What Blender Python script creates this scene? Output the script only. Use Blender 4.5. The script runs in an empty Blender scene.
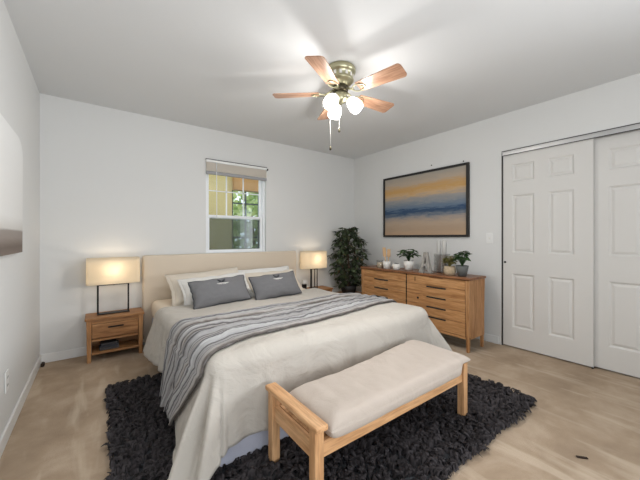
import bpy, bmesh, math, random
from mathutils import Vector, Matrix, noise
import numpy as np

C = bpy.context.scene
COL = C.collection
PI = math.pi
rng = random.Random(7)

# ------------------------------------------------------------ camera, world, lights, exposure
F_PX, HORIZON, CAM_H, YAW = 302.0, 237.3, 1.14, 0.6385
cd = bpy.data.cameras.new('camera'); cam = bpy.data.objects.new('camera', cd); COL.objects.link(cam)
cam.location = (0, 0, CAM_H); cam.rotation_euler = (PI/2, 0, -YAW)
cd.sensor_fit = 'HORIZONTAL'; cd.sensor_width = 36.0; cd.lens = 36.0*F_PX/640
cd.shift_y = -(240-HORIZON)/640; cd.clip_start = 0.02
C.camera = cam
C.view_settings.view_transform = 'Standard'; C.view_settings.look = 'None'
C.view_settings.gamma = 1.0; C.view_settings.use_curve_mapping = False
C.view_settings.exposure = -0.12

W = bpy.data.worlds.new('world'); C.world = W; W.use_nodes = True
bg = W.node_tree.nodes['Background']; bg.inputs[0].default_value = (0.84, 0.92, 1.0, 1); bg.inputs[1].default_value = 1.8

def area(name, loc, rot, sx, sy, power, col=(1, 1, 1)):
    l = bpy.data.lights.new(name, 'AREA'); l.shape = 'RECTANGLE'; l.size = sx; l.size_y = sy; l.energy = power; l.color = col
    o = bpy.data.objects.new(name, l); o.location = loc; o.rotation_euler = rot; COL.objects.link(o); return o
def point(name, loc, power, col=(1, 1, 1), rad=0.04, parent=None):
    l = bpy.data.lights.new(name, 'POINT'); l.energy = power; l.color = col; l.shadow_soft_size = rad
    o = bpy.data.objects.new(name, l); o.location = loc; COL.objects.link(o); o.parent = parent; return o

XL, XR, YB, YR, H = -0.407, 3.455, 3.695, -1.5, 2.44
# added fill light at the rear opening, tilted up to brighten the ceiling
area('rear_fill', (0.65, YR-0.02, 0.9), (PI/2+math.radians(57), 0, 0), 2.0, 1.5, 50, (0.95, 0.97, 1.0))
# added side fill, unseen behind the camera, aimed to brighten the left wall
area('side_fill', (XR+0.05, -0.80, 1.40), (0, PI/2, math.radians(-28)), 1.15, 1.10, 20, (0.95, 0.97, 1.0)).data.spread = math.radians(80)
FAN_EMIT, FAN_BULB, FAN_DOWN, LAMP_W = 5.0, 7.5, 16.0, 1.3
FAN_COL = (1.0, 0.975, 0.945)

# ------------------------------------------------------------ materials
MATS = {}
def newmat(name):
    m = bpy.data.materials.new(name); m.use_nodes = True; MATS[name] = m
    return m, m.node_tree, m.node_tree.nodes['Principled BSDF']
def srgb(r, g, b):
    f = lambda c: ((c/255+0.055)/1.055)**2.4 if c > 10 else c/255/12.92
    return (f(r), f(g), f(b), 1)
def plain(name, rgb, rough=0.6, metal=0.0, spec=0.4, bump=0.0, scale=60, vary=0.0, vscale=6):
    m, t, p = newmat(name)
    c = srgb(*rgb)
    p.inputs['Base Color'].default_value = c; p.inputs['Roughness'].default_value = rough
    p.inputs['Metallic'].default_value = metal; p.inputs['Specular IOR Level'].default_value = spec
    if bump or vary:
        tc = t.nodes.new('ShaderNodeTexCoord')
    if bump:
        n = t.nodes.new('ShaderNodeTexNoise'); n.inputs['Scale'].default_value = scale; n.inputs['Detail'].default_value = 4
        b = t.nodes.new('ShaderNodeBump'); b.inputs['Strength'].default_value = bump; b.inputs['Distance'].default_value = 0.01
        t.links.new(tc.outputs['Object'], n.inputs['Vector']); t.links.new(n.outputs[0], b.inputs['Height']); t.links.new(b.outputs[0], p.inputs['Normal'])
    if vary:
        n = t.nodes.new('ShaderNodeTexNoise'); n.inputs['Scale'].default_value = vscale; n.inputs['Detail'].default_value = 5
        r = t.nodes.new('ShaderNodeValToRGB')
        r.color_ramp.elements[0].position = 0.35; r.color_ramp.elements[1].position = 0.65
        r.color_ramp.elements[0].color = tuple(x*(1-vary) for x in c[:3])+(1,); r.color_ramp.elements[1].color = tuple(min(1, x*(1+vary)) for x in c[:3])+(1,)
        t.links.new(tc.outputs['Object'], n.inputs['Vector']); t.links.new(n.outputs[0], r.inputs[0]); t.links.new(r.outputs[0], p.inputs['Base Color'])
    return m
def wood(name, dark, mid, light, axis='y', rough=0.5):
    m, t, p = newmat(name)
    tc = t.nodes.new('ShaderNodeTexCoord'); mp = t.nodes.new('ShaderNodeMapping')
    sc = {'x': (1.2, 14, 14), 'y': (14, 1.2, 14), 'z': (14, 14, 1.2)}[axis]
    mp.inputs['Scale'].default_value = sc
    n = t.nodes.new('ShaderNodeTexNoise'); n.inputs['Scale'].default_value = 1.6; n.inputs['Detail'].default_value = 8; n.inputs['Distortion'].default_value = 1.6
    r = t.nodes.new('ShaderNodeValToRGB'); e = r.color_ramp.elements
    e[0].position = 0.28; e[0].color = srgb(*dark); e[1].position = 0.72; e[1].color = srgb(*light)
    k = e.new(0.5); k.color = srgb(*mid)
    n2 = t.nodes.new('ShaderNodeTexNoise'); n2.inputs['Scale'].default_value = 9; n2.inputs['Detail'].default_value = 3
    mx = t.nodes.new('ShaderNodeMixRGB'); mx.blend_type = 'MULTIPLY'; mx.inputs[0].default_value = 0.35
    r2 = t.nodes.new('ShaderNodeValToRGB'); r2.color_ramp.elements[0].position = 0.42; r2.color_ramp.elements[0].color = (0.55, 0.5, 0.45, 1); r2.color_ramp.elements[1].position = 0.55; r2.color_ramp.elements[1].color = (1, 1, 1, 1)
    L = t.links.new
    L(tc.outputs['Object'], mp.inputs[0]); L(mp.outputs[0], n.inputs['Vector']); L(n.outputs[0], r.inputs[0])
    L(mp.outputs[0], n2.inputs['Vector']); L(n2.outputs[0], r2.inputs[0]); L(r.outputs[0], mx.inputs[1]); L(r2.outputs[0], mx.inputs[2])
    L(mx.outputs[0], p.inputs['Base Color'])
    b = t.nodes.new('ShaderNodeBump'); b.inputs['Strength'].default_value = 0.08; b.inputs['Distance'].default_value = 0.005
    L(n2.outputs[0], b.inputs['Height']); L(b.outputs[0], p.inputs['Normal'])
    p.inputs['Roughness'].default_value = rough; p.inputs['Specular IOR Level'].default_value = 0.35
    return m
def fabric(name, rgb, weave=900, bump=0.15, vary=0.04, rough=0.95, wrinkle=0.0, wscale=7):
    m, t, p = newmat(name)
    L = t.links.new
    c = srgb(*rgb); p.inputs['Roughness'].default_value = rough; p.inputs['Specular IOR Level'].default_value = 0.15
    try: p.inputs['Sheen Weight'].default_value = 0.15
    except Exception: pass
    tc = t.nodes.new('ShaderNodeTexCoord')
    n = t.nodes.new('ShaderNodeTexNoise'); n.inputs['Scale'].default_value = weave; n.inputs['Detail'].default_value = 2
    L(tc.outputs['Object'], n.inputs['Vector'])
    r = t.nodes.new('ShaderNodeValToRGB')
    r.color_ramp.elements[0].position = 0.3; r.color_ramp.elements[1].position = 0.7
    r.color_ramp.elements[0].color = tuple(x*(1-vary) for x in c[:3])+(1,); r.color_ramp.elements[1].color = tuple(min(1, x*(1+vary)) for x in c[:3])+(1,)
    L(n.outputs[0], r.inputs[0]); L(r.outputs[0], p.inputs['Base Color'])
    b = t.nodes.new('ShaderNodeBump'); b.inputs['Strength'].default_value = bump; b.inputs['Distance'].default_value = 0.003
    L(n.outputs[0], b.inputs['Height'])
    if wrinkle:
        w = t.nodes.new('ShaderNodeTexNoise'); w.inputs['Scale'].default_value = wscale; w.inputs['Detail'].default_value = 6; w.inputs['Distortion'].default_value = 0.8
        b2 = t.nodes.new('ShaderNodeBump'); b2.inputs['Strength'].default_value = wrinkle; b2.inputs['Distance'].default_value = 0.03
        L(tc.outputs['Object'], w.inputs['Vector']); L(w.outputs[0], b2.inputs['Height']); L(b.outputs[0], b2.inputs['Normal']); L(b2.outputs[0], p.inputs['Normal'])
    else:
        L(b.outputs[0], p.inputs['Normal'])
    return m
def glass(name, tint=(1, 1, 1), alpha_mix=0.08, rough=0.02):
    m, t, p = newmat(name); t.nodes.remove(p); out = t.nodes['Material Output']
    tr = t.nodes.new('ShaderNodeBsdfTransparent'); tr.inputs[0].default_value = (*tint, 1)
    gl = t.nodes.new('ShaderNodeBsdfGlossy'); gl.inputs[0].default_value = (1, 1, 1, 1); gl.inputs['Roughness'].default_value = rough
    mx = t.nodes.new('ShaderNodeMixShader'); mx.inputs[0].default_value = alpha_mix
    t.links.new(tr.outputs[0], mx.inputs[1]); t.links.new(gl.outputs[0], mx.inputs[2]); t.links.new(mx.outputs[0], out.inputs[0]); return m

M = {}
M['wall'] = plain('wall_paint', (219, 219, 217), 0.85, spec=0.2, bump=0.05, scale=180)
M['ceiling'] = plain('ceiling_paint', (221, 222, 222), 0.95, spec=0.1, bump=0.06, scale=160)
M['trim'] = plain('trim_paint', (228, 228, 226), 0.45, spec=0.4)
M['door'] = plain('door_paint', (214, 212, 208), 0.5, spec=0.35)
M['vinyl'] = plain('white_vinyl', (238, 240, 242), 0.4)
M['alu'] = plain('aluminium', (190, 190, 190), 0.35, metal=0.9)
M['blackm'] = plain('black_metal', (28, 26, 25), 0.45, metal=0.3)
M['dark'] = plain('dark_void', (20, 18, 17), 0.8)
M['white'] = plain('white_ceramic', (225, 222, 216), 0.35)
M['greycer'] = plain('grey_ceramic', (92, 94, 92), 0.55, vary=0.1)
M['stone'] = plain('grey_stone', (150, 146, 140), 0.7, bump=0.3, scale=40, vary=0.12, vscale=30)
M['oak'] = wood('oak_along', (152, 104, 62), (190, 140, 92), (208, 161, 112), 'y')
M['oakx'] = wood('oak_across', (130, 88, 52), (166, 119, 76), (188, 142, 98), 'x')
M['oakz'] = wood('oak_upright', (144, 99, 60), (180, 132, 87), (200, 154, 108), 'z')
M['walnut'] = wood('brown_top', (106, 68, 42), (134, 90, 60), (154, 108, 76), 'y', 0.4)
M['benchx'] = wood('bench_long', (186, 138, 94), (209, 163, 118), (222, 179, 135), 'x')
M['benchy'] = wood('bench_cross', (186, 138, 94), (209, 163, 118), (222, 179, 135), 'y')
M['benchz'] = wood('bench_post', (186, 138, 94), (209, 163, 118), (222, 179, 135), 'z')
M['blade'] = wood('fan_blade', (138, 98, 76), (178, 138, 112), (200, 164, 138), 'x', 0.35)
M['brass'] = plain('antique_brass', (176, 172, 142), 0.3, metal=0.85)
M['brassd'] = plain('dark_brass', (78, 72, 56), 0.35, metal=0.8)
M['linen'] = fabric('headboard_linen', (216, 202, 183), 700, 0.25, 0.07)
M['duvet'] = fabric('duvet_linen', (191, 185, 176), 800, 0.12, 0.03, wrinkle=1.0, wscale=4.5)
M['sheet'] = fabric('sheet_cotton', (226, 212, 192), 900, 0.1, 0.02)
M['white_f'] = fabric('white_cotton', (232, 230, 226), 900, 0.1, 0.02, wrinkle=0.15, wscale=10)
M['cream_f'] = fabric('cream_cotton', (222, 212, 197), 900, 0.1, 0.02, wrinkle=0.15, wscale=10)
M['grey_f'] = fabric('grey_cotton', (113, 113, 115), 700, 0.2, 0.08, wrinkle=0.1, wscale=12)
M['dgrey_f'] = fabric('dark_piping', (58, 60, 64), 700, 0.2, 0.08)
M['base_f'] = fabric('bed_base_cloth', (188, 190, 204), 500, 0.2, 0.04)
M['bench_f'] = fabric('bench_cushion_cloth', (189, 177, 166), 800, 0.15, 0.03, wrinkle=0.25, wscale=9)
M['soil'] = plain('soil', (52, 40, 32), 0.95, bump=0.6, scale=80)
M['trunk'] = plain('bark', (88, 70, 54), 0.9, bump=0.5, scale=50)
M['terra'] = plain('basket_weave', (188, 168, 140), 0.9, bump=0.8, scale=120, vary=0.15, vscale=60)
M['pot_dark'] = plain('dark_pot', (40, 38, 37), 0.6)
M['candle'] = plain('candle_wax', (222, 200, 168), 0.55)
M['stick'] = plain('pale_wood_tool', (206, 170, 130), 0.7)
M['grey_wax'] = plain('grey_taper', (188, 186, 182), 0.5)
M['glass'] = glass('window_glass', (0.97, 0.99, 0.98), 0.05)
M['vase'] = glass('vase_glass', (0.90, 0.91, 0.91), 0.12, 0.05)
M['screen'] = glass('insect_screen', (0.50, 0.54, 0.55), 0.03, 0.6)
M['porch'] = plain('porch_siding', (200, 180, 126), 0.8, vary=0.06, vscale=3)
M['beam'] = plain('porch_beam', (178, 134, 84), 0.8, vary=0.12, vscale=4)
M['grille'] = plain('dark_grille', (50, 60, 66), 0.5)
M['ground'] = plain('garden_ground', (120, 124, 90), 0.95, vary=0.2)
M['blindslat'] = plain('blind_slats', (236, 228, 216), 0.6); M['greyrail'] = plain('grey_rail', (158, 158, 160), 0.6); M['darkline'] = plain('dark_line', (70, 68, 66), 0.6)  # dark grey for the thin lines along the closet track and jamb
M['book'] = plain('navy_cover', (46, 48, 56), 0.6)
M['book2'] = plain('charcoal_cover', (66, 64, 64), 0.6)
M['paper'] = plain('page_edges', (206, 200, 188), 0.9)

def leafmat(name, dark, light, trans=0.3, brown=None):
    m, t, p = newmat(name); L = t.links.new
    g = t.nodes.new('ShaderNodeNewGeometry'); r = t.nodes.new('ShaderNodeValToRGB')
    r.color_ramp.elements[0].color = srgb(*dark); r.color_ramp.elements[1].color = srgb(*light)
    if brown:
        e = r.color_ramp.elements.new(0.94); e.color = srgb(*light); r.color_ramp.elements[-1].color = srgb(*brown)
    L(g.outputs['Random Per Island'], r.inputs[0]); L(r.outputs[0], p.inputs['Base Color']); p.inputs['Roughness'].default_value = 0.45
    if trans:
        tr = t.nodes.new('ShaderNodeBsdfTranslucent'); L(r.outputs[0], tr.inputs[0])
        mx = t.nodes.new('ShaderNodeMixShader'); mx.inputs[0].default_value = trans
        L(p.outputs[0], mx.inputs[1]); L(tr.outputs[0], mx.inputs[2]); L(mx.outputs[0], t.nodes['Material Output'].inputs[0])
    return m
M['ficus'] = leafmat('ficus_leaf', (38, 48, 34), (84, 98, 66), 0.2, (140, 112, 84))
M['leaf'] = leafmat('pot_leaf', (34, 62, 34), (82, 118, 62), 0.25)
M['leaf2'] = leafmat('olive_leaf', (96, 94, 48), (150, 142, 84), 0.25)
M['tree'] = leafmat('tree_leaf', (128, 164, 88), (224, 234, 168), 0.5)

# carpet
m, t, p = newmat('carpet'); L = t.links.new; M['carpet'] = m
tc = t.nodes.new('ShaderNodeTexCoord')
n1 = t.nodes.new('ShaderNodeTexNoise'); n1.inputs['Scale'].default_value = 3.4; n1.inputs['Detail'].default_value = 7; n1.inputs['Distortion'].default_value = 0.3; n1.inputs['Roughness'].default_value = 0.62
r1 = t.nodes.new('ShaderNodeValToRGB'); e = r1.color_ramp.elements
e[0].position = 0.3; e[0].color = srgb(158, 139, 119); e[1].position = 0.68; e[1].color = srgb(190, 171, 150); k = e.new(0.5); k.color = srgb(175, 155, 133)
# long pale brush tracks
mp = t.nodes.new('ShaderNodeMapping'); mp.inputs['Rotation'].default_value = (0, 0, 0.25); mp.inputs['Scale'].default_value = (6.5, 1.1, 1)
n2 = t.nodes.new('ShaderNodeTexNoise'); n2.inputs['Scale'].default_value = 1.3; n2.inputs['Detail'].default_value = 3; n2.inputs['Distortion'].default_value = 0.4
r2 = t.nodes.new('ShaderNodeValToRGB'); r2.color_ramp.elements[0].position = 0.54; r2.color_ramp.elements[0].color = (0, 0, 0, 1); r2.color_ramp.elements[1].position = 0.66; r2.color_ramp.elements[1].color = (0.55, 0.55, 0.55, 1)
mx = t.nodes.new('ShaderNodeMixRGB'); mx.inputs[2].default_value = srgb(208, 192, 172)
n3 = t.nodes.new('ShaderNodeTexNoise'); n3.inputs['Scale'].default_value = 260; n3.inputs['Detail'].default_value = 3
b3 = t.nodes.new('ShaderNodeBump'); b3.inputs['Strength'].default_value = 0.5; b3.inputs['Distance'].default_value = 0.008
L(tc.outputs['Object'], n1.inputs['Vector']); L(n1.outputs[0], r1.inputs[0]); L(tc.outputs['Object'], mp.inputs[0]); L(mp.outputs[0], n2.inputs['Vector'])
L(n2.outputs[0], r2.inputs[0]); L(r2.outputs[0], mx.inputs[0]); L(r1.outputs[0], mx.inputs[1]); L(mx.outputs[0], p.inputs['Base Color'])
L(tc.outputs['Object'], n3.inputs['Vector']); L(n3.outputs[0], b3.inputs['Height']); L(b3.outputs[0], p.inputs['Normal'])
p.inputs['Roughness'].default_value = 1.0; p.inputs['Specular IOR Level'].default_value = 0.05

# rug yarn
m, t, p = newmat('rug_yarn'); L = t.links.new; M['rug'] = m
g = t.nodes.new('ShaderNodeNewGeometry'); r = t.nodes.new('ShaderNodeValToRGB')
r.color_ramp.elements[0].color = srgb(38, 35, 36); r.color_ramp.elements[1].color = srgb(77, 73, 75)
L(g.outputs['Random Per Island'], r.inputs[0]); L(r.outputs[0], p.inputs['Base Color']); p.inputs['Roughness'].default_value = 0.9; p.inputs['Specular IOR Level'].default_value = 0.15

# striped throw (u across its width)
m, t, p = newmat('striped_knit'); L = t.links.new; M['throw'] = m
uv = t.nodes.new('ShaderNodeUVMap'); sp = t.nodes.new('ShaderNodeSeparateXYZ'); L(uv.outputs[0], sp.inputs[0])
cr = t.nodes.new('ShaderNodeValToRGB'); cr.color_ramp.interpolation = 'LINEAR'
stops = [(0.0, (99, 94, 90)), (0.06, (133, 126, 121)), (0.12, (183, 179, 176)), (0.22, (190, 187, 186)), (0.26, (81, 78, 78)), (0.30, (174, 172, 172)), (0.38, (190, 189, 189)),
         (0.42, (106, 104, 104)), (0.46, (185, 184, 184)), (0.58, (169, 168, 169)), (0.62, (74, 72, 74)), (0.67, (178, 177, 178)), (0.80, (192, 192, 192)), (0.84, (92, 90, 92)), (0.89, (183, 182, 183)), (1.0, (99, 94, 90))]
els = cr.color_ramp.elements
els[0].position, els[0].color = stops[0][0], srgb(*stops[0][1]); els[1].position, els[1].color = stops[-1][0], srgb(*stops[-1][1])
for q, c in stops[1:-1]:
    k = els.new(q); k.color = srgb(*c)
mpt = t.nodes.new('ShaderNodeMapping'); mpt.inputs['Scale'].default_value = (1, 5, 1); L(uv.outputs[0], mpt.inputs[0])
nz = t.nodes.new('ShaderNodeTexNoise'); nz.inputs['Scale'].default_value = 5; nz.inputs['Detail'].default_value = 5; L(mpt.outputs[0], nz.inputs['Vector'])
ad = t.nodes.new('ShaderNodeMath'); ad.operation = 'MULTIPLY_ADD'; ad.inputs[1].default_value = 0.045; L(nz.outputs[0], ad.inputs[0]); L(sp.outputs[0], ad.inputs[2])
sb = t.nodes.new('ShaderNodeMath'); sb.operation = 'SUBTRACT'; sb.inputs[1].default_value = 0.022; L(ad.outputs[0], sb.inputs[0]); mf = t.nodes.new('ShaderNodeMath'); mf.operation = 'MULTIPLY'; mf.inputs[1].default_value = 4.2; fr_ = t.nodes.new('ShaderNodeMath'); fr_.operation = 'FRACT'; L(sb.outputs[0], mf.inputs[0]); L(mf.outputs[0], fr_.inputs[0]); L(fr_.outputs[0], cr.inputs[0])
mxt = t.nodes.new('ShaderNodeMixRGB'); mxt.blend_type = 'MULTIPLY'; mxt.inputs[0].default_value = 0.3
n4 = t.nodes.new('ShaderNodeTexNoise'); n4.inputs['Scale'].default_value = 70; n4.inputs['Detail'].default_value = 3; L(uv.outputs[0], n4.inputs['Vector'])
L(cr.outputs[0], mxt.inputs[1]); L(n4.outputs[0], mxt.inputs[2]); L(mxt.outputs[0], p.inputs['Base Color'])
wv = t.nodes.new('ShaderNodeMath'); wv.operation = 'SINE'; ml = t.nodes.new('ShaderNodeMath'); ml.operation = 'MULTIPLY'; ml.inputs[1].default_value = 260
L(sp.outputs[0], ml.inputs[0]); L(ml.outputs[0], wv.inputs[0])
bt = t.nodes.new('ShaderNodeBump'); bt.inputs['Strength'].default_value = 0.35; bt.inputs['Distance'].default_value = 0.006; L(wv.outputs[0], bt.inputs['Height']); L(bt.outputs[0], p.inputs['Normal'])
p.inputs['Roughness'].default_value = 0.95; p.inputs['Specular IOR Level'].default_value = 0.1

# abstract painting (generated coordinates: y along, z up)
def painting_mat(name, stops, dist=0.16, freq=(0, 1.6, 7)):
    m, t, p = newmat(name); L = t.links.new
    tc = t.nodes.new('ShaderNodeTexCoord'); mp = t.nodes.new('ShaderNodeMapping'); mp.inputs['Scale'].default_value = freq
    n = t.nodes.new('ShaderNodeTexNoise'); n.inputs['Scale'].default_value = 1.6; n.inputs['Detail'].default_value = 8; n.inputs['Distortion'].default_value = 0.9; n.inputs['Roughness'].default_value = 0.72
    L(tc.outputs['Generated'], mp.inputs[0]); L(mp.outputs[0], n.inputs['Vector'])
    sp = t.nodes.new('ShaderNodeSeparateXYZ'); L(tc.outputs['Generated'], sp.inputs[0])
    a = t.nodes.new('ShaderNodeMath'); a.operation = 'MULTIPLY_ADD'; a.inputs[1].default_value = dist; L(n.outputs[0], a.inputs[0]); L(sp.outputs[2], a.inputs[2])
    s = t.nodes.new('ShaderNodeMath'); s.operation = 'SUBTRACT'; s.inputs[1].default_value = dist/2; L(a.outputs[0], s.inputs[0])
    r = t.nodes.new('ShaderNodeValToRGB'); els = r.color_ramp.elements
    els[0].position, els[0].color = stops[0][0], srgb(*stops[0][1]); els[1].position, els[1].color = stops[-1][0], srgb(*stops[-1][1])
    for q, c in stops[1:-1]:
        k = els.new(q); k.color = srgb(*c)
    L(s.outputs[0], r.inputs[0]); L(r.outputs[0], p.inputs['Base Color']); p.inputs['Roughness'].default_value = 0.7; p.inputs['Specular IOR Level'].default_value = 0.2
    return m
M['painting'] = painting_mat('seascape_paint', [(0.0, (182, 154, 126)), (0.10, (170, 148, 126)), (0.20, (176, 156, 136)), (0.29, (146, 140, 136)), (0.33, (112, 120, 130)), (0.375, (62, 82, 106)),
    (0.41, (52, 74, 104)), (0.44, (96, 114, 134)), (0.50, (112, 124, 138)), (0.56, (140, 142, 144)), (0.62, (156, 150, 144)), (0.68, (194, 164, 128)), (0.75, (192, 152, 96)), (0.81, (188, 154, 110)), (0.87, (178, 162, 144)), (1.0, (160, 154, 144))], 0.24, (0, 2.6, 11))
M['canvas'] = painting_mat('canvas_paint', [(0.0, (124, 112, 104)), (0.06, (112, 100, 92)), (0.13, (148, 138, 130)), (0.185, (150, 142, 136)), (0.20, (206, 203, 198)), (0.30, (226, 225, 222)), (1.0, (234, 234, 232))], 0.03)

# frosted fan glass: glows; lamp-shade cloth: lit from inside
m, t, p = newmat('frosted_shade'); M['frost'] = m
p.inputs['Base Color'].default_value = (0.95, 0.94, 0.9, 1); p.inputs['Roughness'].default_value = 0.4
p.inputs['Emission Color'].default_value = (*FAN_COL, 1); p.inputs['Emission Strength'].default_value = FAN_EMIT
m, t, p = newmat('shade_cloth'); M['shade'] = m; L = t.links.new
tr = t.nodes.new('ShaderNodeBsdfTranslucent'); tr.inputs[0].default_value = (0.95, 0.90, 0.80, 1)
p.inputs['Base Color'].default_value = srgb(232, 220, 200); p.inputs['Roughness'].default_value = 0.9
mx = t.nodes.new('ShaderNodeMixShader'); mx.inputs[0].default_value = 0.62; L(p.outputs[0], mx.inputs[1]); L(tr.outputs[0], mx.inputs[2]); L(mx.outputs[0], t.nodes['Material Output'].inputs[0])
m, t, p = newmat('bulb_glow'); M['bulb'] = m
p.inputs['Emission Color'].default_value = (1, 0.82, 0.58, 1); p.inputs['Emission Strength'].default_value = 4

# ------------------------------------------------------------ mesh helpers
def link(o, parent=None, loc=None):
    COL.objects.link(o)
    if parent: o.parent = parent
    if loc: o.location = loc
    return o
def obj(name, bm, mat, parent=None, smooth=False, loc=None):
    me = bpy.data.meshes.new(name); bmesh.ops.recalc_face_normals(bm, faces=bm.faces); bm.to_mesh(me); bm.free()
    mats = mat if isinstance(mat, list) else [mat]
    for q in mats: me.materials.append(M[q])
    if smooth: me.shade_smooth()
    return link(bpy.data.objects.new(name, me), parent, loc)
def raw(name, verts, faces, mat, parent=None, smooth=True, loc=None, mats=None):
    me = bpy.data.meshes.new(name); me.from_pydata([tuple(v) for v in verts], [], faces); me.update()
    me.materials.append(M[mat])
    if smooth: me.shade_smooth()
    return link(bpy.data.objects.new(name, me), parent, loc)
def thing(name, label, cat, loc=(0, 0, 0), rz=0, group=None):
    o = bpy.data.objects.new(name, None); COL.objects.link(o); o.empty_display_size = 0.1
    o.location = loc; o.rotation_euler = (0, 0, rz); tag(o, label, cat, group); return o
def tag(o, label, cat, group=None):
    o['label'] = label; o['category'] = cat
    if group: o['group'] = group
    return o
def struct(o):
    o['kind'] = 'structure'; return o
def box(bm, x0, x1, y0, y1, z0, z1, bev=0.0, seg=2, rot=None, pivot=None):
    r = bmesh.ops.create_cube(bm, size=1.0); vs = r['verts']
    for v in vs: v.co = Vector(((x0+x1)/2+v.co.x*(x1-x0), (y0+y1)/2+v.co.y*(y1-y0), (z0+z1)/2+v.co.z*(z1-z0)))
    if bev:
        es = list({e for v in vs for e in v.link_edges})
        rr = bmesh.ops.bevel(bm, geom=es, offset=bev, segments=seg, affect='EDGES', profile=0.5)
        vs = list({v for f in rr['faces'] for v in f.verts} | {v for v in vs if v.is_valid})
    if rot is not None:
        pv = Vector(pivot or ((x0+x1)/2, (y0+y1)/2, (z0+z1)/2))
        for v in vs: v.co = pv + rot @ (v.co-pv)
    return vs
def B(*a, **k):
    bm = bmesh.new(); box(bm, *a, **k); return bm
def taper_leg(x, y, z0, z1, w0, w1):
    bm = bmesh.new(); vs = box(bm, x-w1/2, x+w1/2, y-w1/2, y+w1/2, z0, z1, 0.004, 1)
    for v in vs:
        k = (v.co.z-z0)/(z1-z0); s = (w0+(w1-w0)*k)/w1
        v.co.x = x+(v.co.x-x)*s; v.co.y = y+(v.co.y-y)*s
    return bm
def lathe(bm, prof, n=32, loc=(0, 0, 0), mat=None, close=True):
    rings = []
    T = mat or Matrix.Identity(3)
    for r, z in prof:
        rings.append([bm.verts.new(Vector(loc)+T @ Vector((max(r, 1e-4)*math.cos(2*PI*i/n), max(r, 1e-4)*math.sin(2*PI*i/n), z))) for i in range(n)])
    for a, b in zip(rings, rings[1:]):
        for i in range(n): bm.faces.new((a[i], a[(i+1) % n], b[(i+1) % n], b[i]))
    if close:
        bm.faces.new(rings[0][::-1]); bm.faces.new(rings[-1])
    return bm
def tube(bm, pts, rad, n=8, closed=False):
    pts = [Vector(q) for q in pts]; rings = []; N = len(pts)
    for i, q in enumerate(pts):
        a = pts[(i-1) % N] if (closed or i) else q; b = pts[(i+1) % N] if (closed or i < N-1) else q
        d = (b-a).normalized(); up = Vector((0, 0, 1)) if abs(d.z) < 0.9 else Vector((1, 0, 0))
        s = d.cross(up).normalized(); u = s.cross(d)
        r = rad[i] if isinstance(rad, (list, tuple)) else rad
        rings.append([bm.verts.new(q+(s*math.cos(2*PI*k/n)+u*math.sin(2*PI*k/n))*r) for k in range(n)])
    for i in range(N if closed else N-1):
        a, b = rings[i], rings[(i+1) % N]
        for k in range(n): bm.faces.new((a[k], a[(k+1) % n], b[(k+1) % n], b[k]))
    if not closed: bm.faces.new(rings[0][::-1]); bm.faces.new(rings[-1])
    return bm
def T_(pts, rad, n=8, closed=False): return tube(bmesh.new(), pts, rad, n, closed)
def nz(x, y, z=0.0): return noise.noise(Vector((x, y, z)))

# ------------------------------------------------------------ setting
struct(obj('floor', B(XL-0.1, XR+0.75, YR-0.1, YB+0.05, -0.08, 0), 'carpet'))
struct(obj('ceiling', B(XL-0.1, XR+0.75, YR-0.1, YB+0.12, H, H+0.08), 'ceiling'))
struct(obj('wall_left', B(XL-0.1, XL, YR-0.1, YB+0.12, 0, H), 'wall'))
WX0, WX1, WZ0, WZ1 = 1.052, 1.838, 0.945, 2.045
bm = bmesh.new()
box(bm, XL, WX0, YB, YB+0.12, 0, H); box(bm, WX1, XR+0.1, YB, YB+0.12, 0, H)
box(bm, WX0, WX1, YB, YB+0.12, 0, WZ0); box(bm, WX0, WX1, YB, YB+0.12, WZ1, H)
struct(obj('wall_back', bm, 'wall'))
CY0, CY1, CZ = -0.06, 1.417, 2.035
bm = bmesh.new()
box(bm, XR, XR+0.1, CY1, YB, 0, H); box(bm, XR, XR+0.1, YR, -1.37, 0, H); box(bm, XR, XR+0.1, -0.23, CY0, 0, H); box(bm, XR, XR+0.1, -1.37, -0.23, 0, 0.82); box(bm, XR, XR+0.1, -1.37, -0.23, 1.98, H); box(bm, XR, XR+0.1, CY0, CY1, CZ, H)  # gap behind the camera is cut for the added side fill
struct(obj('wall_right', bm, 'wall'))
bm = bmesh.new()   # inside of the closet
box(bm, XR+0.65, XR+0.7, CY0-0.1, CY1+0.1, 0, H); box(bm, XR+0.1, XR+0.65, CY1, CY1+0.05, 0, H); box(bm, XR+0.1, XR+0.65, CY0-0.05, CY0, 0, H)
struct(obj('wall_closet', bm, 'wall'))
bm = bmesh.new()   # wall behind the camera with a wide opening made for the added rear fill
box(bm, XL, -0.36, YR-0.1, YR, 0, H); box(bm, 1.7, XR+0.1, YR-0.1, YR, 0, H); box(bm, -0.36, 1.7, YR-0.1, YR, 2.2, H)
struct(obj('wall_front', bm, 'wall'))
def baseboard(name, x0, x1, y0, y1):
    bm = bmesh.new(); box(bm, x0, x1, y0, y1, 0, 0.082, 0.004, 2); return struct(obj(name, bm, 'trim'))
baseboard('baseboard_left', XL, XL+0.013, YR, YB-0.013); baseboard('baseboard_back', XL, XR-0.013, YB-0.013, YB); baseboard('baseboard_right', XR-0.013, XR, CY1+0.03, YB)

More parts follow.
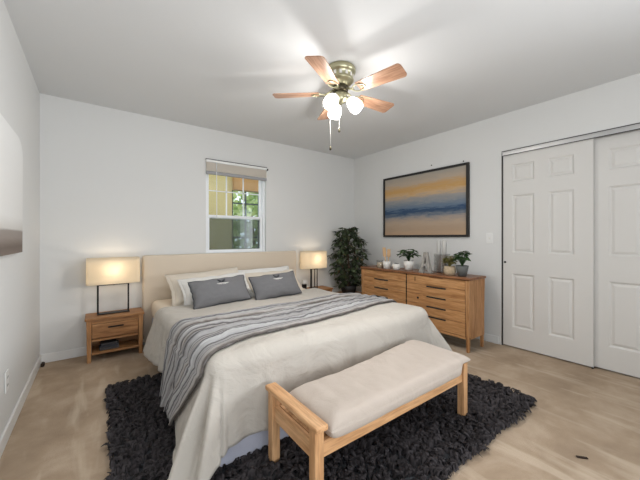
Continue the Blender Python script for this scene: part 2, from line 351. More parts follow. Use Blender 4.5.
# closet: track and two six-panel sliding doors
bm = bmesh.new(); box(bm, XR-0.006, XR+0.09, CY0, CY1+0.006, CZ-0.006, CZ+0.004, 0.001, 1); box(bm, XR-0.004, XR+0.002, CY0, CY1, CZ-0.03, CZ-0.006); box(bm, XR-0.008, XR-0.004, CY0, CY1, CZ-0.035, CZ-0.028)
struct(obj('trim_1', bm, 'alu'))
bm = bmesh.new(); box(bm, XR-0.004, XR+0.012, CY1-0.004, CY1+0.006, 0, CZ-0.006)
struct(obj('trim_2', bm, 'darkline'))
def six_panel(name, y0, y1, x, left_panels):
    z0, z1 = 0.012, CZ-0.032
    t = 0.034
    ys = [y0] + [v for a in sorted(left_panels) for v in a] + [y1]
    zs = [z0, 0.21, 0.765, 0.98, 1.575, 1.712, 1.893, z1]
    bm = bmesh.new()
    V = {}
    def vt(i, j, d=0):
        k = (i, j, d)
        if k not in V: V[k] = bm.verts.new((x, ys[i], zs[j]))
        return V[k]
    def ring(a, b, c, e, ins, dep):
        return [bm.verts.new((x+dep, *q)) for q in ((a+ins, c+ins), (b-ins, c+ins), (b-ins, e-ins), (a+ins, e-ins))]
    for i in range(len(ys)-1):
        for j in range(len(zs)-1):
            q = [vt(i, j), vt(i+1, j), vt(i+1, j+1), vt(i, j+1)]
            if i % 2 == 1 and j % 2 == 1:
                a, b, c, e = ys[i], ys[i+1], zs[j], zs[j+1]
                prev = q
                for ins, dep in ((0.006, 0.004), (0.014, 0.011), (0.020, 0.011), (0.038, 0.003)):
                    rg = ring(a, b, c, e, ins, dep)
                    for k in range(4): bm.faces.new((prev[k], prev[(k+1) % 4], rg[(k+1) % 4], rg[k]))
                    prev = rg
                bm.faces.new(prev)
            else: bm.faces.new(q)
    box(bm, x+0.012, x+t, y0, y1, z0, z1)
    box(bm, x, x+0.013, y0, y0+0.001, z0, z1); box(bm, x, x+0.013, y1-0.001, y1, z0, z1)
    return struct(obj(name, bm, 'door'))
d1 = six_panel('door_1', 0.688, 1.411, XR+0.006, [(0.82, 1.015), (1.129, 1.324)])
bm = lathe(bmesh.new(), [(0.011, 0), (0.011, 0.004), (0.008, 0.0045), (0.007, 0.001)], 16, (XR+0.0055, 1.391, 0.88), Matrix.Rotation(-PI/2, 3, 'Y')); obj('finger_pull', bm, 'blackm', d1, True)
d2 = six_panel('door_2', CY0+0.006, 0.672+0.045, XR+0.046, [(CY0+0.13, 0.28), (0.40, 0.60)])
bm = bmesh.new(); box(bm, XR-0.002, XR+0.05, 0.688, 0.70, 0.0, 0.012); obj('floor_guide', bm, 'blackm', d1)
bm = bmesh.new(); box(bm, XR-0.009, XR-0.001, CY0, CY1+0.006, CZ+0.004, CZ+0.011); box(bm, XR-0.009, XR-0.003, CY0, CY1, CZ-0.041, CZ-0.035); struct(obj('trim_3', bm, 'darkline'))

# window in the back wall
gy = YB+0.075
win = thing('window_1', 'white double-hung window above the headboard', 'window'); del win['category']; del win['label']; struct(win)
bm = bmesh.new(); fw = 0.028
box(bm, WX0, WX0+fw, YB+0.04, YB+0.115, WZ0, WZ1); box(bm, WX1-fw, WX1, YB+0.04, YB+0.115, WZ0, WZ1)
box(bm, WX0+fw, WX1-fw, YB+0.04, YB+0.115, WZ1-fw, WZ1); box(bm, WX0+fw, WX1-fw, YB+0.04, YB+0.115, WZ0, WZ0+0.012)
obj('window_frame', bm, 'vinyl', win)
obj('window_sill', B(WX0-0.02, WX1+0.02, YB-0.02, YB+0.04, WZ0-0.012, WZ0+0.006, 0.003, 1), 'trim', win)
def sash(name, z0, z1, y, munt):
    bm = bmesh.new(); a, b = WX0+fw, WX1-fw; s = 0.03; d = 0.022
    box(bm, a, a+s, y, y+d, z0, z1); box(bm, b-s, b, y, y+d, z0, z1); box(bm, a+s, b-s, y, y+d, z0, z0+s); box(bm, a+s, b-s, y, y+d, z1-s, z1)
    sh = obj(name, bm, 'vinyl', win)
    if munt:
        bm = bmesh.new()
        for k in (1, 2):
            xm = a+s+(b-a-2*s)*k/3; box(bm, xm-0.007, xm+0.007, y+0.004, y+0.016, z0+s, z1-s)
        zm = (z0+z1)/2+0.02; box(bm, a+s, b-s, y+0.004, y+0.016, zm-0.006, zm+0.006)
        obj('muntin_grid', bm, 'vinyl', sh)
    obj('window_pane', B(a+s, b-s, y+0.010, y+0.013, z0+s, z1-s), 'glass', sh)
    return sh
sash('upper_sash', 1.375, WZ1-fw, gy+0.012, True); ls = sash('lower_sash', WZ0+0.012, 1.415, gy-0.014, False)
obj('sash_lock', B(1.42, 1.47, gy-0.03, gy-0.014, 1.405, 1.42, 0.003, 1), 'vinyl', ls)
obj('insect_screen', B(WX0+fw, WX1-fw, gy+0.036, gy+0.037, WZ0+0.012, 1.40), 'screen', win)

# raised blind
bl = thing('window_blind', 'raised white mini blind bunched at the top of the window', 'blind', (0, 0, 0))
obj('headrail', B(1.047, 1.835, YB-0.035, YB-0.002, 2.035, 2.066, 0.003, 1), 'trim', bl)
bm = bmesh.new()
for k in range(13): box(bm, 1.052, 1.83, YB-0.033, YB-0.006, 1.932+k*0.008, 1.936+k*0.008)
obj('slat', bm, 'blindslat', bl)
obj('bottom_rail', B(1.05, 1.832, YB-0.036, YB-0.004, 1.893, 1.928, 0.004, 1), 'greyrail', bl)
obj('tilt_wand', T_([(1.165, YB-0.04, 2.04), (1.167, YB-0.042, 1.38)], 0.005, 8), 'vinyl', bl, True)
obj('top_strip', B(1.045, 1.838, YB-0.037, YB-0.001, 2.066, 2.072), 'blackm', bl)
obj('end_bracket', B(1.843, 1.858, YB-0.03, YB, 2.035, 2.058, 0.003, 1), 'blackm', bl)

# porch and trees outside
py = 5.9
bm = bmesh.new(); ox, oz0, oz1 = 2.187, 0.2, 2.085
box(bm, 0.8, ox, py, py+0.1, -0.4, 3.4); box(bm, ox, 4.6, py, py+0.1, oz1+0.001, 3.4); box(bm, ox, 4.6, py, py+0.1, -0.4, oz0)
struct(obj('wall_porch', bm, 'porch'))
bm = bmesh.new(); box(bm, ox+0.01, 4.6, py-0.10, py-0.001, oz1+0.005, oz1+0.36); struct(obj('trim_4', bm, 'beam'))
bm = bmesh.new()
box(bm, ox, 4.0, py+0.03, py+0.06, 1.82, 1.845); box(bm, ox, 4.0, py+0.03, py+0.06, 1.12, 1.15)
for xx in (2.187, 2.475, 2.77, 3.07, 3.37): box(bm, xx, xx+0.03, py+0.03, py+0.06, oz0, oz1)
struct(obj('window_2', bm, 'grille'))
struct(obj('ground', B(-4, 10, YB+0.3, 16, -0.5, -0.4), 'ground'))
def leaf_cloud(cx, cy, cz, rx, ry, rz, n, size, R):
    vs, fs = [], []
    for i in range(n):
        while True:
            q = Vector((R.uniform(-1, 1), R.uniform(-1, 1), R.uniform(-1, 1)))
            if 0.2 < q.length < 1: break
        c = Vector((cx+q.x*rx, cy+q.y*ry, cz+q.z*rz))
        d = Vector((R.gauss(0, 1), R.gauss(0, 1), R.gauss(0, .6)-.3)).normalized(); s = d.cross(Vector((R.gauss(0, 1), R.gauss(0, 1), R.gauss(0, 1)))).normalized()
        L_ = size*R.uniform(.6, 1.3); w = L_*.35; k = len(vs)
        vs += [c, c+d*L_*.45+s*w, c+d*L_, c+d*L_*.45-s*w]; fs.append((k, k+1, k+2, k+3))
    return vs, fs
R = random.Random(3)
for (tx, ty, tz, lab) in ((3.7, 8.4, 1.7, 'sunlit green tree beyond the porch opening, seen through the window'), (5.6, 9.6, 2.4, 'taller green tree farther behind the porch, seen through the window')):
    tr_ = thing('garden_tree', lab, 'tree', (tx, ty, -0.4), 0, 'trees beyond the porch')
    obj('trunk', T_([(0, 0, 0), (0.05, 0, 1.0), (0, 0.05, tz+0.8)], [0.13, 0.1, 0.05]), 'trunk', tr_, True)
    vs, fs = leaf_cloud(0, 0, tz+0.4, 1.3, 1.0, 1.5, 1500, 0.2, R)
    f_ = raw('foliage', vs, fs, 'tree', tr_, False); f_['kind'] = 'stuff'

# ------------------------------------------------------------ rug
RX0, RX1, RY0, RY1 = 0.055, 2.445, 0.775, 2.77
rug = thing('area_rug', 'dark charcoal shaggy rug under the bed and bench', 'rug')
obj('backing', B(RX0+0.02, RX1-0.02, RY0+0.02, RY1-0.02, 0.0, 0.012), 'dgrey_f', rug)
R = np.random.default_rng(5)
N = 42000
# more strands where the rug is open to view, none well under the bed
pts = R.uniform((RX0, RY0), (RX1, RY1), (N*2, 2))
keep = ~((pts[:, 0] > 0.62) & (pts[:, 0] < 2.05) & (pts[:, 1] > 1.7)); pts = pts[keep][:N]; N = len(pts)
NC = 5200
cen = R.uniform((RX0, RY0), (RX1, RY1), (NC, 2)); cid = np.zeros(N, int)
for c0 in range(0, N, 2000):
    q = pts[c0:c0+2000]; cid[c0:c0+2000] = np.argmin(((q[:, None, :]-cen[None])**2).sum(2), 1)
cl = np.array([noise.noise(Vector((x*4, y*4, 3.3)))*3.5 for x, y in cen])+R.normal(0, .9, NC)
chh = R.uniform(0.018, 0.034, NC); cln = R.uniform(0.018, 0.05, NC)
tip = cen+np.stack([np.cos(cl)*cln, np.sin(cl)*cln], 1)
vec = tip[cid]-pts+R.normal(0, .005, (N, 2)); ln = np.hypot(vec[:, 0], vec[:, 1])+1e-5; lean = np.arctan2(vec[:, 1], vec[:, 0])
ln = np.minimum(ln, 0.06); hh = chh[cid]*R.uniform(.75, 1.0, N)
dx, dy = np.cos(lean), np.sin(lean); w = R.uniform(0.0026, 0.0044, N)
P0 = np.stack([pts[:, 0], pts[:, 1], np.full(N, 0.008)], 1)
def off(a, z): return P0+np.stack([dx*ln*a, dy*ln*a, z], 1)
side = np.stack([-dy*w, dx*w, np.zeros(N)], 1)
A = off(0, 0*hh); Bm = off(.3, hh); Cm = off(.75, hh*.95); D = off(1.1, hh*.45)
V = np.stack([A-side, A+side, Bm-side*1.3, Bm+side*1.3, Cm-side*1.2, Cm+side*1.2, D-side*.3, D+side*.3], 1).reshape(-1, 3)
base = (np.arange(N)*8)[:, None]
Fq = np.concatenate([base+np.array([[0, 1, 3, 2]]), base+np.array([[2, 3, 5, 4]]), base+np.array([[4, 5, 7, 6]])], 0)
me = bpy.data.meshes.new('pile'); me.vertices.add(len(V)); me.vertices.foreach_set('co', V.ravel())
me.loops.add(Fq.size); me.loops.foreach_set('vertex_index', Fq.ravel().astype(np.int32)); me.polygons.add(len(Fq)); me.polygons.foreach_set('loop_start', (np.arange(len(Fq))*4).astype(np.int32))
me.update(calc_edges=True); me.materials.append(M['rug']); me.shade_smooth()
po = link(bpy.data.objects.new('pile', me), rug); po['kind'] = 'stuff'

# ------------------------------------------------------------ bed
BX0, BX1, BY0, BY1, BZ = 0.44, 2.215, 1.47, 3.60, 0.50
bed = thing('bed', 'king-size bed with beige linen headboard between the two nightstands', 'bed', (1.33, 2.6, 0))
bl_ = lambda x0, x1, y0, y1, z0, z1, **k: B(x0-1.33, x1-1.33, y0-2.6, y1-2.6, z0, z1, **k)
obj('headboard', bl_(0.392, 2.268, 3.60, 3.678, 0.04, 0.95, bev=0.022, seg=4), 'linen', bed, True)
obj('bed_base', bl_(BX0+0.03, BX1-0.03, BY0-0.005, BY1, 0.013, 0.30, bev=0.015, seg=3), 'base_f', bed, True)
obj('mattress', bl_(BX0+0.02, BX1-0.02, BY0+0.05, BY1-0.002, 0.30, BZ-0.015, bev=0.06, seg=5), 'sheet', bed, True)

def drape(s, t, x0, x1, y0, y1, R_, ztop, flare, fold, lift=0.0):
    """cloth point (s,t) laid over the bed: flat inside, rolling over the edge and hanging outside it"""
    Rr = R_
    px = min(max(s, x0+Rr), x1-Rr); py_ = max(t, y0+Rr)
    ex, ey = s-px, t-py_; Lh = math.hypot(ex, ey)
    r2 = Rr+lift
    bz = ztop+lift-bed_dip(t) + 0.012*nz(s*2.3, t*2.3, 1.7)
    bz += 0.006*nz(s*7, t*9, 4.1)
    if Lh < 1e-6: return Vector((px, py_, bz)), 0
    nx, ny = ex/Lh, ey/Lh
    a = min(Lh, Rr*PI/2)
    out, down = r2*math.sin(a/Rr), r2*(1-math.cos(a/Rr))
    rest = Lh-a
    if rest > 0:
        corner = abs(2*nx*ny)
        fl = flare(px, py_, nx, ny)+(0.24 if nx < 0 else 0.42)*corner
        out += rest*math.sin(fl); down += rest*math.cos(fl)
        k = min(1, (rest+0.04)/0.28)
        qx, qy = px+nx*0.35, py_+ny*0.35
        out += 0.010*k*(1-corner)*nz(qx*16, qy*16+rest*5, 3.1)
        out += fold*k*(nz(qx*5.2, qy*5.2, 2.2)+0.5*nz(qx*12, qy*12, 6.6)+1.0*corner*math.sin(11*math.atan2(ny, nx)))
    z = bz-down
    zmin = 0.047+lift
    if z < zmin:
        out += (zmin-z)*0.7; z = zmin+0.01*(1+nz(px*20+nx*9, py_*20+ny*9))
    return Vector((px+nx*out, py_+ny*out, z)), rest
def cflare(px, py_, nx, ny):
    if nx < -0.3: return 0.12+0.20*max(0, min(1, (py_-2.35)/0.5))+0.12*max(0, min(1, (1.95-py_)/0.35))
    return 0.10 if nx > 0.5 else 0.05
CT = 0.558
def bed_dip(t): k = max(0, min(1, (t-1.75)/1.1)); return 0.042*k*k*(3-2*k)
def duvet_pt(s, t, lift=0.0): return drape(s, t, BX0-0.02, BX1+0.02, BY0-0.02, 9, 0.085, CT, cflare, 0.042, lift)
def duvet_s(x0s, x1s, n): return [x0s+(x1s-x0s)*i/n for i in range(n+1)]
S0, S1, T0, T1 = BX0-0.36, BX1+0.36, BY0-0.41, 3.08
ns, nt = 150, 130
vs, fs = [], []
for j in range(nt+1):
    for i in range(ns+1):
        t_ = T0+(T1-T0)*j/nt; e0 = max(0, min(1, (1.95-t_)/0.35)); e0 = e0*e0*(3-2*e0); s = (S0-0.19*e0)+(S1-S0+0.19*e0)*i/ns
        # a little unevenness of the hem
        q, _ = duvet_pt(s, t_)
        if j >= nt-4: q.z -= (j-(nt-4))*0.006
        vs.append(q)
for j in range(nt):
    for i in range(ns):
        k = j*(ns+1)+i; fs.append((k, k+1, k+ns+2, k+ns+1))
duv = tag(raw('duvet', vs, fs, 'duvet'), 'pale beige linen duvet draped over the bed down to the rug', 'duvet')
mo = duv.modifiers.new('thick', 'SOLIDIFY'); mo.thickness = 0.016; mo.offset = -1

# striped throw across the bed
nu, nv = 200, 70
vs, fs, uvs = [], [], []
A0, A1 = BX0-0.43, BX1+0.30
for i in range(nu+1):
    f = i/nu; s = A0+(A1-A0)*f
    # lower and upper edges of the band along its length
    lo = 1.60+0.20*max(0, (s-0.6)/1.6); hi = 2.30+0.11*max(0, (s-0.6)/1.6)
    if s < 0.62:
        k = (0.62-s)/0.6; lo += -0.10*math.sin(min(1, k*1.6)*PI*.6)+0.50*max(0, k-0.42); hi -= 0.03*k
    for j in range(nv+1):
        v = j/nv; t_ = lo+(hi-lo)*v
        t_ += 0.008*nz(s*6, v*9, 5)
        ridge = 0.013*math.sin(v*2*PI*5.5+1.5*nz(s*2.2, v*2, 9))+0.006*math.sin(v*2*PI*11+2*nz(s*3, 4, 2))
        edge = min(1, min(v, 1-v)*12)
        q, rest = duvet_pt(s, t_, 0.018+max(-0.004, ridge)*edge)
        if rest > 0: q.x += -0.012+0.010*math.sin(v*26)*min(1, rest*5)
        vs.append(q); uvs.append((v, f))
for i in range(nu):
    for j in range(nv):
        k = i*(nv+1)+j; fs.append((k, k+1, k+nv+2, k+nv+1))
th = tag(raw('throw_blanket', vs, fs, 'throw'), 'grey and white striped throw laid across the middle of the bed', 'blanket')
ul = th.data.uv_layers.new(name='UVMap')
for lp in th.data.loops: ul.data[lp.index].uv = uvs[lp.vertex_index]
mo = th.modifiers.new('thick', 'SOLIDIFY'); mo.thickness = 0.012; mo.offset = 1

def pillow(name, w, h, T, mat, loc, rx, rz, label, group, pinch=0.07, flange=0, seed=1, piping=None, ry=0):
    n = 40; m_ = 28; root = thing(name, label, 'pillow', loc, 0, group); root.rotation_euler = (rx, ry, rz)
    def pt(u, v, sgn):
        x = u*w/2*(1-pinch*(1-v*v)*u*u); z = v*h/2*(1-pinch*1.1*(1-u*u)*v*v)
        th_ = T/2*max(0, 1-abs(u)**2.6)**.55*max(0, 1-abs(v)**2.4)**.55
        th_ *= 1+0.10*nz(u*2.1+seed, v*2.1, seed)+0.07*nz(u*5+seed, v*6, seed*2)
        if piping: th_ *= 1-0.30*math.exp(-((u-0.06)**2/0.015+(v-0.62)**2/0.06))
        th_ = max(th_, 0.004)
        return Vector((x+0.006*nz(v*4, seed, u), -sgn*th_, z+0.008*nz(u*3.3, seed*1.7, v)+h/2))
    vs, fs = [], []
    for sgn in (1, -1):
        for j in range(m_+1):
            for i in range(n+1): vs.append(pt(-1+2*i/n, -1+2*j/m_, sgn))
    o2 = (n+1)*(m_+1)
    for j in range(m_):
        for i in range(n):
            k = j*(n+1)+i; fs.append((k, k+1, k+n+2, k+n+1)); k += o2; fs.append((k+n+1, k+n+2, k+1, k))
    rim = [j0*(n+1)+i0 for (j0, i0) in [(0, i) for i in range(n)]+[(j, n) for j in range(m_)]+[(m_, i) for i in range(n, 0, -1)]+[(j, 0) for j in range(m_, 0, -1)]]
    for a, b in zip(rim, rim[1:]+rim[:1]): fs.append((a, a+o2, b+o2, b))
    raw('cushion_body', vs, fs, mat, root)
    loop = [(vs[a]+vs[a+o2])/2 for a in rim]
    if piping: obj('piping', T_(loop, 0.0065, 6, True), piping, root, True)
    if flange:
        cen = Vector((0, 0, h/2)); fv = []; ff = []
        for q in loop:
            d = q-cen; e = Vector((d.x/(w/2), 0, d.z/(h/2)))
            k = max(abs(e.x), abs(e.z)); ex = Vector((e.x/k if k else 0, 0, e.z/k if k else 0))
            o_ = Vector((flange*math.copysign(abs(ex.x)**6, ex.x), 0, flange*math.copysign(abs(ex.z)**6, ex.z)))
            wav = 0.008*nz(q.x*9, q.z*9, seed)
            fv += [q+Vector((0, .002, 0))-d*0.02, q+o_+Vector((0, .002+wav, 0)), q+o_+Vector((0, -.002+wav, 0)), q-Vector((0, .002, 0))-d*0.02]
        nn = len(loop)
        for i in range(nn):
            a, b = i*4, ((i+1) % nn)*4
            for c, d in ((0, 1), (1, 2), (2, 3)): ff.append((a+c, b+c, b+d, a+d))
        raw('flange', fv, ff, mat, root)
    SURF[root.name] = lambda x, z: pt(x/(w/2), (z-h/2)/(h/2), 1).y
    return root
SURF = {}
GP = 'sleeping pillows against the headboard'
PZ = 0.512
pillow('bed_pillow', 0.72, 0.37, 0.15, 'cream_f', (0.965, 3.14, PZ), -0.86, 0, 'cream flanged pillow against the headboard, behind the white pillow near the left lamp', GP, flange=0.028, seed=2, ry=-0.05)
pillow('bed_pillow', 0.66, 0.32, 0.14, 'white_f', (1.00, 2.985, PZ), -0.84, -0.02, 'white pillow behind the grey cushion nearer the left lamp', GP, flange=0.02, seed=5, ry=-0.06)
pillow('bed_pillow', 0.72, 0.37, 0.15, 'white_f', (1.66, 3.14, PZ), -0.86, 0, 'white pillow leaning on the headboard nearest the plant', GP, flange=0.012, seed=8, ry=-0.02)
pillow('bed_pillow', 0.66, 0.32, 0.14, 'cream_f', (1.645, 2.985, PZ), -0.84, 0.02, 'off-white pillow directly behind the grey cushion nearer the plant', GP, flange=0.02, seed=11)
GG = 'grey lumbar cushions on the bed'
for x, y, rz, sd, lab in ((0.962, 2.79, 0.04, 21, 'grey lumbar cushion nearer the left lamp, in front of the white pillow'), (1.540, 2.77, 0.02, 25, 'grey lumbar cushion nearer the plant, in front of the off-white pillow')):
    r_ = pillow('lumbar_cushion', 0.54, 0.27, 0.14, 'grey_f', (x, y, PZ+0.008), -0.62, rz, lab, GG, seed=sd, piping='dgrey_f', pinch=0.05, ry=-0.05)
    # dark tuck with pale embroidery near the top edge
    sf = SURF[r_.name]
    def on(x, z, d): return (x, sf(x, z)-d, z)
    bm = bmesh.new()
    for sg in (-1, 1): tube(bm, [on(0.016, 0.196, 0.003), on(0.016+sg*0.014, 0.212, 0.006), on(0.016+sg*0.038, 0.234, 0.004)], [0.005, 0.011, 0.004], 8)
    obj('bow_tuck', bm, 'dgrey_f', r_, True)
    bm = bmesh.new()
    for k in range(7):
        a = -1.2+k*0.4; tube(bm, [on(0.016, 0.192, 0.001), on(0.016+0.034*math.sin(a), 0.190-0.014*math.cos(a), 0.001), on(0.016+0.060*math.sin(a), 0.194-0.026*math.cos(a), 0.001)], 0.0022, 6)
    obj('embroidery', bm, 'white_f', r_, True)

# ------------------------------------------------------------ bench at the foot of the bed
bn = thing('bench', 'light wooden bench standing on the rug at the foot of the bed', 'bench', (1.285, 1.18, 0.012))
X0, X1, Y0, Y1 = -0.585, 0.60, -0.205, 0.205
for sx in (X0+0.0225, X1-0.0225):
    for sy in (Y0+0.0225, Y1-0.0225):
        obj('leg', B(sx-0.0225, sx+0.0225, sy-0.0225, sy+0.0225, 0, 0.352, bev=0.004, seg=2), 'benchz', bn)
for sx in (X0+0.0225, X1-0.0225):
    if sx < 0: obj('end_rail', B(sx-0.03, sx+0.03, Y0-0.02, Y1+0.02, 0.352, 0.376, bev=0.006, seg=2), 'benchy', bn)
    else: obj('end_rail', B(sx-0.0225, sx+0.0225, Y0, Y1, 0.335, 0.352, bev=0.004, seg=2), 'benchy', bn)
    obj('end_panel', B(sx-0.011, sx+0.011, Y0+0.045, Y1-0.045, 0.215, 0.29, bev=0.003, seg=1), 'benchy', bn)
for sy in (Y0+0.012, Y1-0.032):
    obj('side_rail', B(X0+0.045, X1-0.045, sy, sy+0.022, 0.222, 0.29, bev=0.003, seg=1), 'benchx', bn)
obj('seat_board', B(X0+0.045, X1-0.045, Y0+0.04, Y1-0.04, 0.262, 0.28), 'benchx', bn)
# cushion: rounded slab with soft, wrinkled cover, drooping over the far end
cx0, cx1, cy0, cy1 = -0.515, 0.605, -0.222, 0.135
n, m_ = 90, 44; vs, fs = [], []
def cush(u, v, top):
    k = lambda a: math.copysign(1-(1-abs(a))**1.0, a)
    e = max(0, 1-abs(u)**20)**.5*max(0, 1-abs(v)**14)**.5
    x = (cx0+cx1)/2+u*(cx1-cx0)/2; y = (cy0+cy1)/2+v*(cy1-cy0)/2
    wr = 0.006*nz(x*7, y*9, 2)+0.004*nz(x*18, y*14, 5)
    y += 0.006*nz(x*8, 3, v*2)*abs(v)**3+0.075*max(0, v)*max(0, min(1, (x+0.1)/0.6))
    zt = 0.388+0.012*(x+0.5)+0.006*(1-abs(v)**2)+wr; zb = 0.284
    zm = 0.345
    if x > 0.50 and not top: zb = 0.362
    if x > 0.50: zm = 0.37
    return Vector((x, y, zm+(zt-zm)*e if top else zm-(zm-zb)*e))
for top in (True, False):
    for j in range(m_+1):
        for i in range(n+1): vs.append(cush(math.sin(PI/2*(-1+2*i/n)), math.sin(PI/2*(-1+2*j/m_)), top))
o2 = (n+1)*(m_+1)
for j in range(m_):
    for i in range(n):
        k = j*(n+1)+i; fs.append((k, k+1, k+n+2, k+n+1)); k += o2; fs.append((k+n+1, k+n+2, k+1, k))
rim = [(0*(n+1)+i) for i in range(n)]+[j*(n+1)+n for j in range(m_)]+[m_*(n+1)+i for i in range(n, 0, -1)]+[j*(n+1) for j in range(m_, 0, -1)]
for a, b in zip(rim, rim[1:]+rim[:1]): fs.append((a, a+o2, b+o2, b))
tag(raw('bench_cushion', vs, fs, 'bench_f', None, True, (1.285, 1.18, 0.0)), 'long pale linen cushion lying on the wooden bench', 'cushion')

# ------------------------------------------------------------ nightstands
def nightstand(x, label):
    o = thing('nightstand', label, 'nightstand', (x, 3.55, 0), 0, 'nightstands beside the bed')
    w, d = 0.222, 0.125
    obj('top', B(-w-0.01, w+0.01, -d-0.012, d, 0.382, 0.405, bev=0.004), 'oakx', o)
    for sx in (-1, 1):
        for sy in (-1, 1): obj('leg', taper_leg(sx*(w-0.02), sy*(d-0.02), 0, 0.382, 0.03, 0.04), 'oakz', o)
        obj('side_panel', B(sx*(w-0.02)-0.008, sx*(w-0.02)+0.008, -d+0.04, d-0.04, 0.06, 0.382), 'oakz', o)
    obj('back_panel', B(-w+0.04, w-0.04, d-0.025, d-0.013, 0.07, 0.382), 'oakx', o)
    obj('shelf', B(-w+0.04, w-0.04, -d+0.005, d-0.025, 0.068, 0.088, bev=0.002, seg=1), 'oakx', o)
    dr = obj('drawer', B(-w+0.042, w-0.042, -d+0.002, d-0.03, 0.214, 0.346, bev=0.003, seg=1), 'oakx', o)
    obj('rail', B(-w+0.04, w-0.04, -d+0.004, -d+0.03, 0.35, 0.382), 'oakx', o)
    obj('rail', B(-w+0.04, w-0.04, -d+0.004, -d+0.03, 0.19, 0.21), 'oakx', o)
    obj('handle', B(-0.062, 0.062, -d-0.012, -d+0.003, 0.302, 0.313, bev=0.003, seg=1), 'blackm', dr)
    return o
nightstand(0.152, 'oak nightstand with three books on its open shelf, beside the headboard')
nightstand(2.545, 'oak nightstand on the far side of the bed, next to the tall leafy plant')
def book(x, y, z, w, d, h, rz, mat, label):
    o = thing('book', label, 'book', (x, y, z), rz, 'books on the nightstand shelf')
    obj('cover', B(-w/2, w/2, -d/2, d/2, 0, h, bev=0.002, seg=1), mat, o)
    obj('pages', B(-w/2+0.006, w/2+0.0012, -d/2+0.006, d/2+0.0012, 0.004, h-0.004), 'paper', o)
book(0.10, 3.515, 0.0885, 0.15, 0.12, 0.022, 0.05, 'book2', 'charcoal book, bottom of the stack on the nightstand shelf')
book(0.105, 3.517, 0.111, 0.145, 0.115, 0.020, -0.06, 'book', 'dark navy book in the middle of the stack on the nightstand shelf')
book(0.10, 3.52, 0.1315, 0.125, 0.10, 0.018, 0.08, 'book2', 'smaller charcoal book, topmost of the stack on the nightstand shelf')

def rr_ring(a, b, r, n=6):
    out = []
    for cx, cy, a0 in ((a-r, b-r, 0), (-a+r, b-r, PI/2), (-a+r, -b+r, PI), (a-r, -b+r, 1.5*PI)):
        for k in range(n+1): an = a0+PI/2*k/n; out.append((cx+r*math.cos(an), cy+r*math.sin(an)))
    return out
def table_lamp(x, y, label, fx=0.125, rc=0.03):
    o = thing('table_lamp', label, 'lamp', (x, y, 0.405), 0, 'bedside lamps')
    bm = bmesh.new(); box(bm, -fx-0.005, fx+0.005, -0.04, 0.04, 0, 0.010, 0.002, 1); obj('base', bm, 'blackm', o)
    bm = bmesh.new(); s = 0.006
    box(bm, -fx-s*1.3, -fx+s*1.3, -0.012, 0.012, 0.010, 0.285)
    for yy in (-0.03, 0.03): box(bm, fx-0.005-s*.8, fx-0.005+s*.8, yy-s*.8, yy+s*.8, 0.010, 0.285)
    box(bm, -fx, fx, -0.034, -0.026, 0.277, 0.285); box(bm, -fx, fx, 0.026, 0.034, 0.277, 0.285); box(bm, -fx-0.006, -fx+0.006, -0.034, 0.034, 0.277, 0.285)
    obj('frame', bm, 'blackm', o)
    obj('stem', T_([(0, 0, 0.279), (0, 0, 0.36)], 0.007, 10), 'blackm', o, True)
    bm = bmesh.new(); box(bm, -0.006, 0.006, -0.034, 0.034, 0.275, 0.283); obj('cross_bar', bm, 'blackm', o)
    # shade: open top and bottom, slight taper
    vs, fs = [], []
    zs = (0.292, 0.36, 0.43, 0.50, 0.535)
    for sgn, inset in ((1, 0), (-1, 0.003)):
        for z in zs:
            k = 1-0.012*(z-0.292)/0.243
            for q in rr_ring(0.214*k-inset, 0.10*k-inset, rc): vs.append((q[0], q[1], z))
    n = 28; R5 = len(zs)
    for s_ in (0, 1):
        for j in range(R5-1):
            for i in range(n):
                a = (s_*R5+j)*n+i; b = (s_*R5+j)*n+(i+1) % n
                fs.append((a, b, b+n, a+n) if s_ == 0 else (a, a+n, b+n, b))
    for j in (0, R5-1):
        for i in range(n):
            a, b = j*n+i, j*n+(i+1) % n; fs.append((a, b, b+R5*n, a+R5*n))
    raw('lamp_shade', vs, fs, 'shade', o)
    bm = bmesh.new(); lathe(bm, [(0.010, 0.345), (0.011, 0.355), (0.018, 0.366), (0.019, 0.376), (0.012, 0.388), (0.003, 0.392)], 16); obj('bulb', bm, 'bulb', o, True)
    point('bulb_light', (0, 0, 0.425), LAMP_W, (1.0, 0.84, 0.64), 0.03, o)
    return o
table_lamp(0.14, 3.555, 'table lamp with wide cream shade and black frame, on the nightstand with the books')
table_lamp(2.525, 3.555, 'lit cream-shaded table lamp on the far nightstand, next to the plant', 0.045, 0.095)
ck = thing('bedside_clock', 'small white clock on a black base, between the bed and the far lamp', 'clock', (2.325, 3.50, 0.405))
obj('stand', B(-0.03, 0.03, -0.02, 0.02, 0, 0.085, bev=0.006), 'blackm', ck); obj('clock_body', B(-0.032, 0.032, -0.022, 0.022, 0.085, 0.145, bev=0.012, seg=3), 'white', ck, True)

